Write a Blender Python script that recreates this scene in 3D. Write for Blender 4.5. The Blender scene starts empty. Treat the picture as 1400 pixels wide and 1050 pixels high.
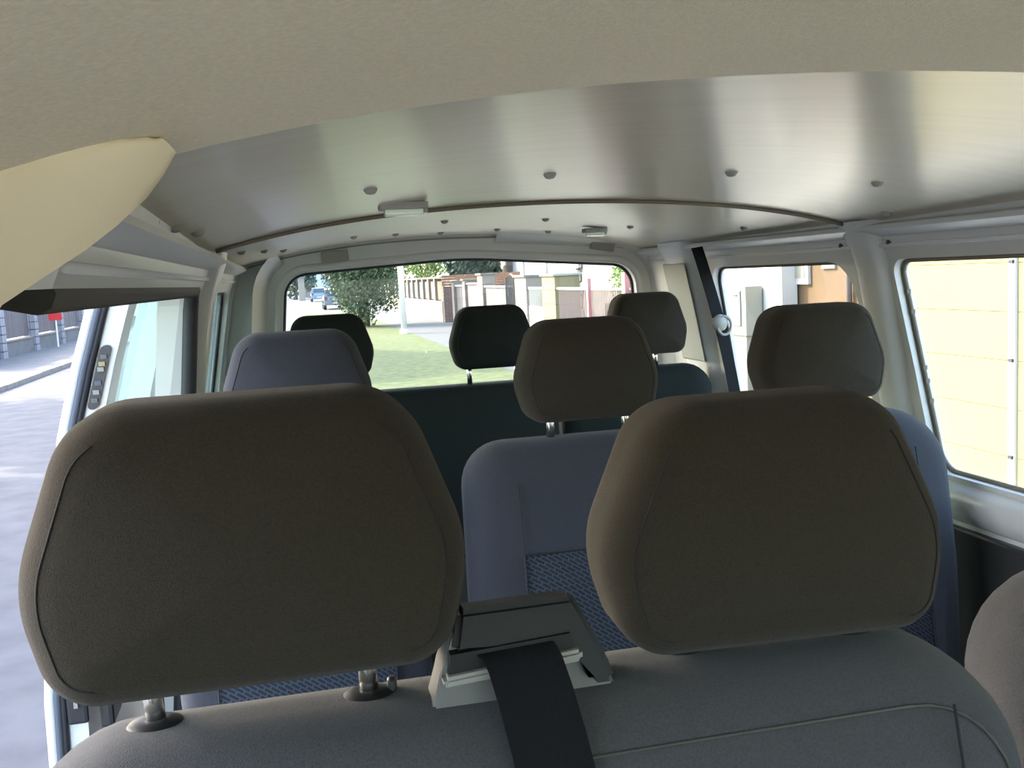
import bpy, bmesh, math, random
from mathutils import Vector, Matrix
from math import sin, cos, pi, radians, sqrt
random.seed(7)
SC = bpy.context.scene
COL = SC.collection
EYE = 1.78          # lens height above the street
XC = 0.56           # centre line of the van

# ------------------------------------------------------------------ camera
TH, PT, RL = radians(12.53), radians(6.3), radians(2.9)
fw = Vector((sin(TH)*cos(PT), cos(TH)*cos(PT), -sin(PT)))
rt = Vector((cos(TH), -sin(TH), 0)); up = rt.cross(fw)
r2 = rt*cos(RL) - up*sin(RL); u2 = up*cos(RL) + rt*sin(RL)
cam = bpy.data.cameras.new('camera'); co = bpy.data.objects.new('camera', cam); COL.objects.link(co)
M3 = Matrix((r2, u2, -fw)).transposed()
co.matrix_world = Matrix.Translation((0, 0, EYE)) @ M3.to_4x4()
cam.sensor_width = 36; cam.lens = 1350/1400*36; cam.clip_start = 0.02; cam.clip_end = 2000
SC.camera = co
# ------------------------------------------------------------------ sky, sun, exposure
W = bpy.data.worlds.new('world'); SC.world = W; W.use_nodes = True
nt = W.node_tree; bg = nt.nodes['Background']
sky = nt.nodes.new('ShaderNodeTexSky'); sky.sky_type = 'NISHITA'; sky.sun_disc = False
SUN_EL = radians(36); SDIR = Vector((0.75, -0.66, 0)).normalized()
sky.sun_elevation = SUN_EL; sky.sun_rotation = math.atan2(-SDIR.x, -SDIR.y)
sky.air_density = 1.0; sky.dust_density = 2.5
nt.links.new(sky.outputs[0], bg.inputs[0]); bg.inputs[1].default_value = 0.50
sl = bpy.data.lights.new('sun', 'SUN'); sl.energy = 3.0; sl.angle = radians(0.6); sl.color = (1.0, 0.93, 0.80)
so = bpy.data.objects.new('sun', sl); COL.objects.link(so)
d = SDIR*cos(SUN_EL) + Vector((0, 0, -sin(SUN_EL)))
so.rotation_euler = d.to_track_quat('-Z', 'Y').to_euler()
SC.view_settings.view_transform = 'Standard'; SC.view_settings.look = 'None'
SC.view_settings.gamma = 1; SC.view_settings.use_curve_mapping = False
SC.view_settings.exposure = 1.92

# ------------------------------------------------------------------ materials
def mat(name, col, rough=.6, metal=0, noise=0, nscale=40, col2=None, bump=0, bscale=200, coat=0, stretch=None, spec=.5, sheen=0):
    m = bpy.data.materials.new(name); m.use_nodes = True; n = m.node_tree; b = n.nodes['Principled BSDF']
    b.inputs['Base Color'].default_value = (*col, 1); b.inputs['Roughness'].default_value = rough
    b.inputs['Metallic'].default_value = metal; b.inputs['Coat Weight'].default_value = coat
    b.inputs['Specular IOR Level'].default_value = spec; b.inputs['Sheen Weight'].default_value = sheen
    b.inputs['Coat Roughness'].default_value = .15
    tc = n.nodes.new('ShaderNodeTexCoord'); mp = n.nodes.new('ShaderNodeMapping')
    n.links.new(tc.outputs['Object'], mp.inputs[0])
    if stretch: mp.inputs['Scale'].default_value = stretch
    if noise or col2:
        t = n.nodes.new('ShaderNodeTexNoise'); t.inputs['Scale'].default_value = nscale; t.inputs['Detail'].default_value = 5
        r = n.nodes.new('ShaderNodeValToRGB'); c2 = col2 or tuple(c*(1-noise) for c in col)
        r.color_ramp.elements[0].color = (*c2, 1); r.color_ramp.elements[1].color = (*col, 1)
        r.color_ramp.elements[0].position = .35; r.color_ramp.elements[1].position = .65
        n.links.new(mp.outputs[0], t.inputs['Vector']); n.links.new(t.outputs['Fac'], r.inputs[0]); n.links.new(r.outputs[0], b.inputs['Base Color'])
    if bump:
        t2 = n.nodes.new('ShaderNodeTexNoise'); t2.inputs['Scale'].default_value = bscale; t2.inputs['Detail'].default_value = 3
        bp = n.nodes.new('ShaderNodeBump'); bp.inputs['Strength'].default_value = bump; bp.inputs['Distance'].default_value = .002
        n.links.new(mp.outputs[0], t2.inputs['Vector']); n.links.new(t2.outputs['Fac'], bp.inputs['Height']); n.links.new(bp.outputs[0], b.inputs['Normal'])
    return m
def glass(name, tint, refl=.06):
    m = bpy.data.materials.new(name); m.use_nodes = True; n = m.node_tree; n.nodes.clear()
    o = n.nodes.new('ShaderNodeOutputMaterial'); mx = n.nodes.new('ShaderNodeMixShader')
    tr = n.nodes.new('ShaderNodeBsdfTransparent'); gl = n.nodes.new('ShaderNodeBsdfGlossy'); lw = n.nodes.new('ShaderNodeMath'); lw.operation = 'MULTIPLY_ADD'
    ly = n.nodes.new('ShaderNodeLayerWeight'); ly.inputs[0].default_value = .5; pw = n.nodes.new('ShaderNodeMath'); pw.operation = 'POWER'; pw.inputs[1].default_value = 4.5
    n.links.new(ly.outputs['Facing'], pw.inputs[0]); n.links.new(pw.outputs[0], lw.inputs[0]); lw.inputs[1].default_value = .75; lw.inputs[2].default_value = .05
    tr.inputs[0].default_value = (*tint, 1); gl.inputs['Roughness'].default_value = .02
    n.links.new(lw.outputs[0], mx.inputs[0]); n.links.new(tr.outputs[0], mx.inputs[1]); n.links.new(gl.outputs[0], mx.inputs[2]); n.links.new(mx.outputs[0], o.inputs[0])
    return m
def brick_mat(name, c1, c2, mortar, scale, w=.5, h=.25, rough=.9, msize=.02, rot=0, bump=.3, coords='Object', vert=True):
    m = bpy.data.materials.new(name); m.use_nodes = True; n = m.node_tree; b = n.nodes['Principled BSDF']; b.inputs['Roughness'].default_value = rough; b.inputs['Specular IOR Level'].default_value = .12
    tc = n.nodes.new('ShaderNodeTexCoord'); mp = n.nodes.new('ShaderNodeMapping'); t = n.nodes.new('ShaderNodeTexBrick')
    sp = n.nodes.new('ShaderNodeSeparateXYZ'); cb = n.nodes.new('ShaderNodeCombineXYZ'); ad = n.nodes.new('ShaderNodeMath')
    n.links.new(tc.outputs[coords], sp.inputs[0])
    if vert:
        n.links.new(sp.outputs[0], ad.inputs[0]); n.links.new(sp.outputs[1], ad.inputs[1]); n.links.new(ad.outputs[0], cb.inputs[0]); n.links.new(sp.outputs[2], cb.inputs[1])
    else:
        n.links.new(sp.outputs[0], cb.inputs[0]); n.links.new(sp.outputs[1], cb.inputs[1])
    n.links.new(cb.outputs[0], mp.inputs[0]); mp.inputs['Rotation'].default_value = (0, 0, rot)
    n.links.new(mp.outputs[0], t.inputs['Vector']); t.inputs['Scale'].default_value = scale
    t.inputs['Color1'].default_value = (*c1, 1); t.inputs['Color2'].default_value = (*c2, 1); t.inputs['Mortar'].default_value = (*mortar, 1)
    t.inputs['Mortar Size'].default_value = msize; t.inputs['Brick Width'].default_value = w; t.inputs['Row Height'].default_value = h
    n.links.new(t.outputs[0], b.inputs['Base Color'])
    bp = n.nodes.new('ShaderNodeBump'); bp.inputs['Strength'].default_value = bump; bp.inputs['Distance'].default_value = .004; bp.invert = True
    n.links.new(t.outputs['Fac'], bp.inputs['Height']); n.links.new(bp.outputs[0], b.inputs['Normal'])
    return m

M = {}
M['headliner'] = mat('beige headliner felt', (.84, .75, .57), .95, noise=.10, nscale=260, bump=.5, bscale=500, spec=.2)
M['trimbeige'] = mat('beige pillar plastic', (.84, .73, .50), .6, bump=.08, bscale=600, spec=.3)
M['roofpaint'] = mat('bare painted roof panel', (.62, .565, .45), .30, noise=.08, nscale=6, stretch=(.6, 8, 1), bump=.06, bscale=60, coat=.25)
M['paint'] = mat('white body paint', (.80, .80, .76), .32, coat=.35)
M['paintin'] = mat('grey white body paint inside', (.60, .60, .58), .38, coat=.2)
M['lip'] = mat('brown panel edge', (.16, .13, .09), .7)
M['rubber'] = mat('black rubber', (.022, .022, .024), .6)
M['rubbergrey'] = mat('grey rubber seal', (.10, .11, .13), .6)
M['fabric'] = mat('warm-lit dark seat fabric', (.039, .032, .022), .95, noise=.22, nscale=500, bump=.55, bscale=900, spec=.12, sheen=.08)  # warm light off the garage is mixed into this brown
M['fabric2'] = mat('skylight-tinted grey seat fabric', (.047, .048, .055), .95, noise=.2, nscale=500, bump=.5, bscale=900, spec=.12, sheen=.15)  # blue skylight from the open side is put into the grey
M['seam'] = mat('seat seam', (.016, .015, .014), .9)
M['piping'] = mat('light seat piping', (.085, .078, .065), .85)
M['insert'] = brick_mat('patterned blue seat insert', (.022, .025, .030), (.026, .030, .036), (.052, .060, .072), 30, .5, .22, .9, .045, radians(38), .4)
M['plastic'] = mat('dark grey plastic', (.035, .035, .034), .38, bump=.1, bscale=700)
M['plasticgrey'] = mat('grey plastic', (.115, .11, .10), .45, bump=.1, bscale=700)
M['plasticlight'] = mat('light grey plastic', (.30, .29, .26), .35)
M['padgrey'] = mat('grey pad', (.30, .29, .25), .7)
M['steel'] = mat('polished steel', (.75, .74, .70), .16, 1)
M['fabricbench'] = mat('skylight-lifted seat fabric', (.070, .068, .068), .95, noise=.22, nscale=500, bump=.55, bscale=900, spec=.12, sheen=.12)  # seat grey lifted and cooled, skylight painted into the colour
M['plasticdark'] = mat('near black plastic', (.014, .014, .013), .5, bump=.1, bscale=700, spec=.3)
M['panelgrey'] = mat('grey quarter trim', (.26, .28, .26), .6)
M['picket'] = mat('faded pink pickets', (.19, .142, .13), .7)
M['belt'] = mat('black belt webbing', (.009, .009, .010), .9, bump=.6, bscale=250, stretch=(1, 1, .05), spec=.12)
M['lens'] = mat('pale lamp lens', (.84, .93, .74), .2, coat=.5)
M['glass'] = glass('clear car glass', (.90, .95, .92))
M['glassgreen'] = glass('green car glass', (.60, .78, .72))
M['carpet'] = mat('grey floor mat', (.09, .088, .085), .9, bump=.4)
M['asphalt'] = mat('asphalt', (.115, .11, .115), .9, spec=.1, noise=.22, nscale=3, bump=.4, bscale=90)
M['concrete'] = mat('concrete', (.15, .145, .14), .9, spec=.1, noise=.2, nscale=2, bump=.3, bscale=40)
M['drive'] = mat('pale concrete paving', (.60, .56, .48), .9, spec=.1, noise=.12, nscale=2, bump=.3, bscale=40)  # albedo raised on unseen paving to bounce light onto the headliner
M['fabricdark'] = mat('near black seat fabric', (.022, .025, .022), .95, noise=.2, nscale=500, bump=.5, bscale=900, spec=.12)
M['dashgrey'] = mat('mid grey dash plastic', (.22, .21, .19), .7)
M['paver'] = brick_mat('grey pavers', (.10, .10, .10), (.115, .115, .112), (.085, .085, .082), 1.0, .2, .2, .9, .012, 0, .3, vert=False)
M['kerb'] = mat('kerb stone', (.22, .20, .165), .9, spec=.1, noise=.25, nscale=6, bump=.3, bscale=60)
M['grass'] = mat('lawn', (.108, .120, .055), .95, col2=(.070, .085, .038), spec=.1, nscale=5, bump=.25, bscale=25)
M['blade'] = mat('grass blades', (.24, .29, .13), .8, col2=(.16, .22, .085), nscale=4)
M['leaf'] = mat('bush leaves', (.10, .14, .06), .7, col2=(.055, .085, .045), nscale=3)
M['leafdark'] = mat('dark tree leaves', (.07, .11, .075), .8, col2=(.03, .055, .042), nscale=2)
M['leaflight'] = mat('light tree leaves', (.30, .38, .13), .7, col2=(.14, .22, .07), nscale=3)
M['bark'] = mat('bark', (.12, .10, .08), .95, noise=.4, nscale=20, bump=.5)
M['yellow'] = mat('yellow garage panel', (.205, .180, .078), .7, noise=.05, nscale=1.5)
M['yellowp'] = mat('yellow render', (.19, .163, .078), .85, noise=.08, nscale=2)
M['white'] = mat('white render', (.46, .445, .42), .85, noise=.04, nscale=2)
M['cream'] = mat('cream render', (.235, .195, .155), .9, noise=.08, nscale=3)
M['peach'] = mat('peach render', (.215, .17, .14), .9, noise=.08, nscale=1)
M['tan'] = mat('tan render', (.115, .07, .035), .9, noise=.15, nscale=2)
M['pink'] = mat('pink mauve boards', (.145, .123, .119), .85, noise=.1, nscale=4)
M['brownbrick'] = brick_mat('brown brick', (.14, .09, .075), (.18, .11, .09), (.20, .18, .165), 4, .9, .3, .9, .03)
M['whitebrick'] = brick_mat('whitewashed block', (.25, .24, .25), (.22, .21, .225), (.14, .135, .145), 1, .4, .25, .9, .02)
M['orange'] = mat('orange brown wood', (.27, .14, .08), .8, noise=.25, nscale=8)
M['brownwood'] = mat('brown fence wood', (.11, .09, .088), .85, noise=.25, nscale=10, stretch=(8, 8, .6))
M['redpost'] = mat('red painted steel', (.36, .15, .15), .6)
M['redpaint'] = mat('red sign paint', (.62, .03, .03), .5)
M['greyglass'] = mat('grey window glass', (.30, .32, .34), .4, spec=.3)
M['stone'] = mat('sandy wall stone', (.22, .19, .14), .95, noise=.45, nscale=7, bump=.5, bscale=30)
M['cabinet'] = mat('grey cabinet', (.14, .15, .14), .5)
M['cabframe'] = mat('beige cabinet frame', (.24, .23, .185), .6)
M['carblue'] = mat('blue car paint', (.10, .15, .21), .3, coat=.8)
M['cargrey'] = mat('grey blue car paint', (.09, .12, .15), .3, coat=.8)
M['carglass'] = mat('car window dark', (.03, .04, .05), .08)
M['tyre'] = mat('tyre', (.02, .02, .02), .9)
M['tail'] = mat('tail lamp red', (.12, .02, .02), .3)
M['roofred'] = mat('red roof tiles', (.36, .15, .10), .9, noise=.3, nscale=10)
M['galv'] = mat('pale painted pole', (.72, .73, .70), .5)
M['brass'] = mat('brass', (.30, .25, .12), .45, .5)

# ------------------------------------------------------------------ helpers
def link(o, parent=None):
    COL.objects.link(o)
    if parent: o.parent = parent
    return o
def tag(o, label=None, cat=None, group=None, kind=None):
    if label: o['label'] = label
    if cat: o['category'] = cat
    if group: o['group'] = group
    if kind: o['kind'] = kind
    return o
def empty(name, loc=(0, 0, 0), rz=0, parent=None):
    o = bpy.data.objects.new(name, None); o.location = loc; o.rotation_euler = (0, 0, rz); o.empty_display_size = .1
    return link(o, parent)
def obj(name, bm, m, parent=None, smooth=False):
    bmesh.ops.recalc_face_normals(bm, faces=bm.faces)
    me = bpy.data.meshes.new(name); bm.to_mesh(me); bm.free()
    for mm in (m if isinstance(m, (list, tuple)) else [m]): me.materials.append(M[mm])
    if smooth:
        for p in me.polygons: p.use_smooth = True
        if smooth != 'all': 
            try: me.set_sharp_from_angle(angle=radians(smooth if smooth is not True else 40))
            except Exception: pass
    return link(bpy.data.objects.new(name, me), parent)
def copy_tree(o, parent=None):
    c = o.copy(); COL.objects.link(c); c.parent = parent
    for ch in [x for x in bpy.data.objects if x.parent == o]: copy_tree(ch, c)
    return c
def box(bm, x0, x1, y0, y1, z0, z1, bev=0):
    r = bmesh.ops.create_cube(bm, size=1)
    vs = r['verts']
    for v in vs:
        v.co = Vector(((x0+x1)/2+v.co.x*(x1-x0), (y0+y1)/2+v.co.y*(y1-y0), (z0+z1)/2+v.co.z*(z1-z0)))
    if bev:
        es = list({e for v in vs for e in v.link_edges})
        bmesh.ops.bevel(bm, geom=es, offset=bev, segments=2, affect='EDGES', profile=.6)
    return bm
def B(*a, **k): return box(bmesh.new(), *a, **k)
def tube(bm, pts, r, n=8, closed=False, cap=True):
    pts = [Vector(p) for p in pts]; rings = []; N = len(pts)
    for i, p in enumerate(pts):
        a = pts[(i-1) % N] if (closed or i > 0) else p
        b = pts[(i+1) % N] if (closed or i < N-1) else p
        t = (b-a).normalized()
        ref = Vector((0, 0, 1)) if abs(t.z) < .9 else Vector((0, 1, 0))
        s = t.cross(ref).normalized(); q = t.cross(s)
        rr = r[i] if isinstance(r, (list, tuple)) else r
        rings.append([bm.verts.new(p+s*rr*cos(2*pi*k/n)+q*rr*sin(2*pi*k/n)) for k in range(n)])
    for i in range(N if closed else N-1):
        A, C = rings[i], rings[(i+1) % N]
        # align to avoid twisting
        off = min(range(n), key=lambda o: (A[0].co-C[o].co).length)
        for k in range(n):
            bm.faces.new((A[k], A[(k+1) % n], C[(k+1+off) % n], C[(k+off) % n]))
    if cap and not closed:
        bm.faces.new(rings[0]); bm.faces.new(rings[-1])
    return bm
def T(pts, r, n=8, closed=False): return tube(bmesh.new(), pts, r, n, closed)
def lathe(bm, prof, c, n=20, axis='z', sx=1, sy=1):
    rings = []
    for (r, h) in prof:
        ring = []
        for k in range(n):
            a = 2*pi*k/n; x, y = r*cos(a)*sx, r*sin(a)*sy
            v = {'z': (x, y, h), 'y': (x, h, y), 'x': (h, x, y)}[axis]
            ring.append(bm.verts.new(Vector(c)+Vector(v)))
        rings.append(ring)
    for i in range(len(rings)-1):
        for k in range(n): bm.faces.new((rings[i][k], rings[i][(k+1) % n], rings[i+1][(k+1) % n], rings[i+1][k]))
    bm.faces.new(rings[0]); bm.faces.new(rings[-1])
    return bm
def rpoly(pts, radii, n=6):
    """rounded polygon outline, counter-clockwise"""
    out = []; N = len(pts)
    for i in range(N):
        p = Vector(pts[i]).to_2d(); a = (Vector(pts[i-1]).to_2d()-p); b = (Vector(pts[(i+1) % N]).to_2d()-p)
        r = radii[i] if isinstance(radii, (list, tuple)) else radii
        if r <= 0: out.append(tuple(p)); continue
        an = a.normalized(); bn = b.normalized(); ang = math.acos(max(-1, min(1, an.dot(bn))))
        dd = min(r/math.tan(ang/2), a.length*.49, b.length*.49); r = dd*math.tan(ang/2)
        c = p+(an+bn).normalized()*(r/sin(ang/2)); s = p+an*dd; e = p+bn*dd
        a0 = math.atan2(*(s-c).yx); a1 = math.atan2(*(e-c).yx)
        da = (a1-a0+pi) % (2*pi)-pi
        for k in range(n+1):
            t = a0+da*k/n; out.append((c.x+r*cos(t), c.y+r*sin(t)))
    return out
def inset(o, dd):
    N = len(o); res = []
    for i in range(N):
        a = Vector(o[i-1]); b = Vector(o[(i+1) % N]); t = (b-a).normalized(); nn = Vector((t.y, -t.x))
        res.append(Vector(o[i])-nn*dd)
    return res
def pillow(outline, depth, r, to3d, bulge=.01, bulge_back=None):
    """soft cushion: outline in (s,t), thickness along d; to3d(s,t,d) -> point"""
    bm = bmesh.new(); bb = bulge if bulge_back is None else bulge_back
    c = sum((Vector(p) for p in outline), Vector((0, 0)))/len(outline)
    layers = []
    inn = inset(outline, r)
    for s in (.15, .45, .7, .88): layers.append(([c+(p-c)*s for p in inn], -bulge*(1-s**2)))
    for k in range(5):
        a = pi/2*k/4; layers.append((inset(outline, r*(1-sin(a))), r*(1-cos(a))))
    for f in (.33, .66): layers.append((inset(outline, 0), r+(depth-2*r)*f))
    for k in range(5):
        a = pi/2*(1-k/4); layers.append((inset(outline, r*(1-sin(a))), depth-r*(1-cos(a))))
    for s in (.88, .7, .45, .15): layers.append(([c+(p-c)*s for p in inn], depth+bb*(1-s**2)))
    rings = [[bm.verts.new(to3d(p[0], p[1], dd)) for p in ps] for ps, dd in layers]
    N = len(outline)
    for i in range(len(rings)-1):
        for k in range(N): bm.faces.new((rings[i][k], rings[i][(k+1) % N], rings[i+1][(k+1) % N], rings[i+1][k]))
    bm.faces.new(rings[0]); bm.faces.new(rings[-1])
    return bm
def roofz(x, y):
    c = 1.949-.0187*(y-.82) if y < 2.05 else 1.926-.008*(y-2.05)
    dx = min(abs(x-XC), .80)
    return c-.115*dx*dx-.08*dx**4
PROF = [(2.2, 1.20), (1.84, 1.27), (1.77, 1.30), (1.53, 1.345), (1.294, 1.385), (1.1, 1.41), (.3, 1.43)]
def wx(z):
    for (za, xa), (zb, xb) in zip(PROF, PROF[1:]):
        if z >= zb: return xa+(xb-xa)*(za-z)/(za-zb)
    return PROF[-1][1]
def wall_x(side, z, out=0): return (wx(z)+out) if side > 0 else (2*XC-wx(z)-out)

# ================================================================== VAN SHELL
def flare(side, y):        # the left flank swells outward ahead of the sliding-door opening's front post
    return -.09*max(0, min(1, (.81-y)/.10)) if side < 0 else 0
def sheet_with_holes(outer, holes, cuts):
    bm = bmesh.new()
    for loop in [outer]+holes:
        vs = [bm.verts.new((p[0], p[1], 0)) for p in loop]
        for i in range(len(vs)): bm.edges.new((vs[i], vs[(i+1) % len(vs)]))
    bmesh.ops.triangle_fill(bm, use_beauty=True, use_dissolve=False, edges=bm.edges[:])
    for c in cuts:
        bmesh.ops.bisect_plane(bm, geom=bm.verts[:]+bm.edges[:]+bm.faces[:], plane_co=(0, c, 0), plane_no=(0, 1, 0))
    return bm
def thicken(bm, vec):
    fs = bm.faces[:]
    r = bmesh.ops.extrude_face_region(bm, geom=fs, use_keep_orig=True)
    for v in [g for g in r['geom'] if isinstance(g, bmesh.types.BMVert)]: v.co += vec(v.co) if callable(vec) else Vector(vec)
    return bm
WINZ0, WINZ1 = 1.297, 1.772
hole_mid = rpoly([(.98, WINZ0), (1.915, WINZ0), (1.948, WINZ1), (.96, WINZ1)], [.05, .05, .035, .04])
hole_rearR = rpoly([(2.13, WINZ0), (2.93, WINZ0), (2.90, WINZ1), (2.10, WINZ1)], [.06, .06, .06, .10])
hole_front = rpoly([(-.55, WINZ0), (.46, WINZ0), (.44, 1.76), (-.2, 1.76)], .04)
hole_slide = rpoly([(.60, .62), (2.20, .62), (2.17, 1.787), (.815, 1.787), (.71, 1.787), (.60, 1.787)], [.06, .06, .05, 0, 0, .03])
hole_rearL = rpoly([(2.42, WINZ0), (3.36, WINZ0), (3.34, WINZ1), (2.42, WINZ1)], .05)
OUT = [(-1.0, .42), (3.46, .42), (3.46, 1.90), (-1.0, 1.90)]
def side_wall(name, side, holes):
    bm = sheet_with_holes(OUT, holes, [1.84, 1.772, 1.65, 1.53, 1.4, 1.294, 1.1, .7])
    for c in (.71, .76, .81):
        bmesh.ops.bisect_plane(bm, geom=bm.verts[:]+bm.edges[:]+bm.faces[:], plane_co=(c, 0, 0), plane_no=(1, 0, 0))
    for v in bm.verts: v.co = Vector((wall_x(side, v.co.y)+flare(side, v.co.x), v.co.x, v.co.y))
    thicken(bm, (.036*side, 0, 0))
    return tag(obj(name, bm, 'paintin', smooth=30), kind='structure')
wall_right = side_wall('wall_right', 1, [hole_front, hole_mid, hole_rearR])
wall_left = side_wall('wall_left', -1, [hole_front, hole_slide, hole_rearL])
def loop3(hole, side, off=0, grow=0):
    return [Vector((wall_x(side, p[1], off)+flare(side, p[0]), p[0], p[1])) for p in (inset(hole, -grow) if grow else [Vector(q) for q in hole])]
def pane(loop, name, m, parent, thick=(.004, 0, 0)):
    bm = bmesh.new(); bm.faces.new([bm.verts.new(p) for p in loop]); bmesh.ops.triangulate(bm, faces=bm.faces[:])
    return obj(name, bm, m, parent)
wi = 1
for side, hole, seal, g, r in ((1, hole_front, 'rubber', 'glass', .006), (1, hole_mid, 'lip', 'glass', .006), (1, hole_rearR, 'rubber', 'glass', .005),
                            (-1, hole_front, 'rubber', 'glass', .006), (-1, hole_rearL, 'rubber', 'glassgreen', .006)):
    w = tag(empty('window_%d' % wi), kind='structure'); wi += 1
    obj('window_seal', T(loop3(hole, side, .022, -.003), r, 6, True), seal, w, smooth='all')
    # pane as a strip mesh that follows the tumblehome
    bm = sheet_with_holes([tuple(p) for p in inset(hole, -.006)], [], [1.65, 1.53, 1.4])
    for v in bm.verts: v.co = Vector((wall_x(side, v.co.y, .028)+flare(side, v.co.x), v.co.x, v.co.y))
    obj('glass_pane', bm, g, w)
# small black pane clips on the rear edge of the right middle window
w2 = bpy.data.objects['window_2']
for z in (1.70, 1.655, 1.53, 1.50, 1.455):
    yy = 1.915+(z-WINZ0)/(WINZ1-WINZ0)*.033
    obj('pane_clip', B(wall_x(1, z, .016), wall_x(1, z, .026), yy-.009, yy+.001, z-.005, z+.005), 'lip', w2)
# rubber round the sliding-door opening
w = tag(empty('trim_1'), kind='structure')
obj('door_seal', T([p+Vector((0, 0, 0)) for p in loop3(hole_slide, -1, .012, -.004)], .0155, 8, True), 'rubber', w, smooth='all')
bm = bmesh.new(); L1 = loop3(hole_slide, -1, .03, .001); L2 = [p+Vector((-.05, 0, 0)) for p in L1]
a = [bm.verts.new(p) for p in L1]; b = [bm.verts.new(p) for p in L2]
for i in range(len(a)): bm.faces.new((a[i], a[(i+1) % len(a)], b[(i+1) % len(a)], b[i]))
obj('opening_lining', bm, 'paint', w)
# belt rail and lower trim under the right windows
w = tag(empty('trim_2'), kind='structure')
pts = []
bm = bmesh.new()
prof = [(.0, 1.285), (-.022, 1.27), (-.03, 1.24), (-.022, 1.21), (0, 1.195)]
def rail(bm, side, prof, y0, y1, n=2):
    rings = []
    for i in range(n+1):
        y = y0+(y1-y0)*i/n; rings.append([bm.verts.new((wall_x(side, z, dx), y, z)) for dx, z in prof])
    for i in range(n):
        for k in range(len(prof)-1): bm.faces.new((rings[i][k], rings[i][k+1], rings[i+1][k+1], rings[i+1][k]))
    return bm
obj('belt_rail', rail(bm, 1, prof, .8, 2.95), 'paintin', w, smooth=60)
obj('lower_panel', B(1.385, 1.405, .8, 3.2, .56, 1.185, bev=.006), 'plastic', w)
# roof rails where ceiling meets walls
for i, side in enumerate((1, -1)):
    w = tag(empty('trim_%d' % (3+i)), kind='structure')
    obj('roof_rail', rail(bmesh.new(), side, [(.02, 1.858), (-.022, 1.848), (-.028, 1.838), (-.016, 1.829), (.0, 1.822)], .82, 3.4), 'paintin', w, smooth=50)
    obj('gutter_bead', T([(wall_x(side, 1.803, -.002), .82, 1.803), (wall_x(side, 1.803, -.002), 3.4, 1.803)], .005), 'paintin', w, smooth='all')
# C pillars : bulged post following the wall
def pillar(name, side, y0, y1, prot, m='paintin', pw=.6):
    bm = bmesh.new(); rings = []
    zs = [1.86, 1.835, 1.80, 1.75, 1.6, 1.45, 1.3, 1.1, .8, .56]
    for i, z in enumerate(zs):
        pr = prot*(1 if i > 1 else (.9, .95)[i]); spread = .035 if i == 0 else (.018 if i == 1 else 0)
        ring = []
        for k in range(9):
            t = k/8; y = (y0-spread)+(y1-y0+2*spread)*t
            ring.append(bm.verts.new((wall_x(side, z, -pr*sin(pi*t)**pw if 0 < t < 1 else .01), y, z)))
        rings.append(ring)
    for i in range(len(rings)-1):
        for k in range(8): bm.faces.new((rings[i][k], rings[i][k+1], rings[i+1][k+1], rings[i+1][k]))
    return obj(name, bm, m, smooth=60)
n = 5
for side, y0, y1, pr in ((1, 1.955, 2.075, .030), (-1, 2.215, 2.36, .028), (1, 2.965, 3.20, .04), (-1, 3.375, 3.425, .012), (1, .76, .92, .03)):
    tag(pillar('trim_%d' % n, side, y0, y1, pr, pw=.25 if y0 == 2.965 else .6), kind='structure'); n += 1
# D pillar closing panels (right: grey upper quarter trim)
t = tag(obj('trim_%d' % n, rail(bmesh.new(), 1, [(-.040, 1.79), (-.044, 1.785), (-.044, 1.60), (-.044, 1.47), (-.040, 1.465)], 2.99, 3.175), 'panelgrey'), kind='structure'); n += 1
# small bolts along the right rail
w = tag(empty('trim_%d' % n), kind='structure'); n += 1
for y in (1.93, 2.12):
    obj('bolt', lathe(bmesh.new(), [(.001, 0), (.007, .001), (.007, .006)], (wall_x(1, 1.80, -.008), y, 1.808), 10, 'x'), 'rubber', w)
# floor
floor = tag(obj('floor', B(-.31, 1.43, -1.0, 3.5, .50, .56), 'carpet'), kind='structure')
# rear wall (tailgate) with window
rw = rpoly([(-.055, 1.30), (1.268, 1.30), (1.235, 1.798), (XC+.05, 1.850), (-.002, 1.818)], [.08, .08, .085, 1.6, .085], 8)
bm = sheet_with_holes([(-.40, .42), (1.50, .42), (1.50, 1.97), (-.40, 1.97)], [rw], [])
for v in bm.verts: v.co = Vector((v.co.x, 3.42+.05*(1.97-v.co.y)*0, v.co.y))
thicken(bm, (0, .05, 0))
wall_rear = tag(obj('wall_rear', bm, 'paintin', smooth=30), kind='structure')
w = tag(empty('window_%d' % wi), kind='structure'); wi += 1
obj('frame_bead', T([Vector((p[0], 3.425, p[1])) for p in inset(rw, -.018)], .012, 8, True), 'paintin', w, smooth='all')
obj('window_seal', T([Vector((p[0], 3.455, p[1])) for p in inset(rw, .002)], .008, 6, True), 'rubber', w, smooth='all')
obj('glass_pane', sheet_with_holes([tuple(p) for p in inset(rw, -.006)], [], []), 'glass', w)
gp = w.children[-1] if w.children else None
for o in bpy.data.objects:
    if o.parent == w and o.name.startswith('glass_pane'):
        for v in o.data.vertices: v.co = Vector((v.co.x, 3.46, v.co.y))
# black clips on top edge of tailgate window
for x in (.09, .36, .60, .74, 1.0):
    zt = 1.805+.045*(1-((x-XC)/.62)**2)
    obj('pane_clip', B(x-.035, x+.035, 3.435, 3.45, zt-.005, zt+.003), 'rubber', w)
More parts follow.
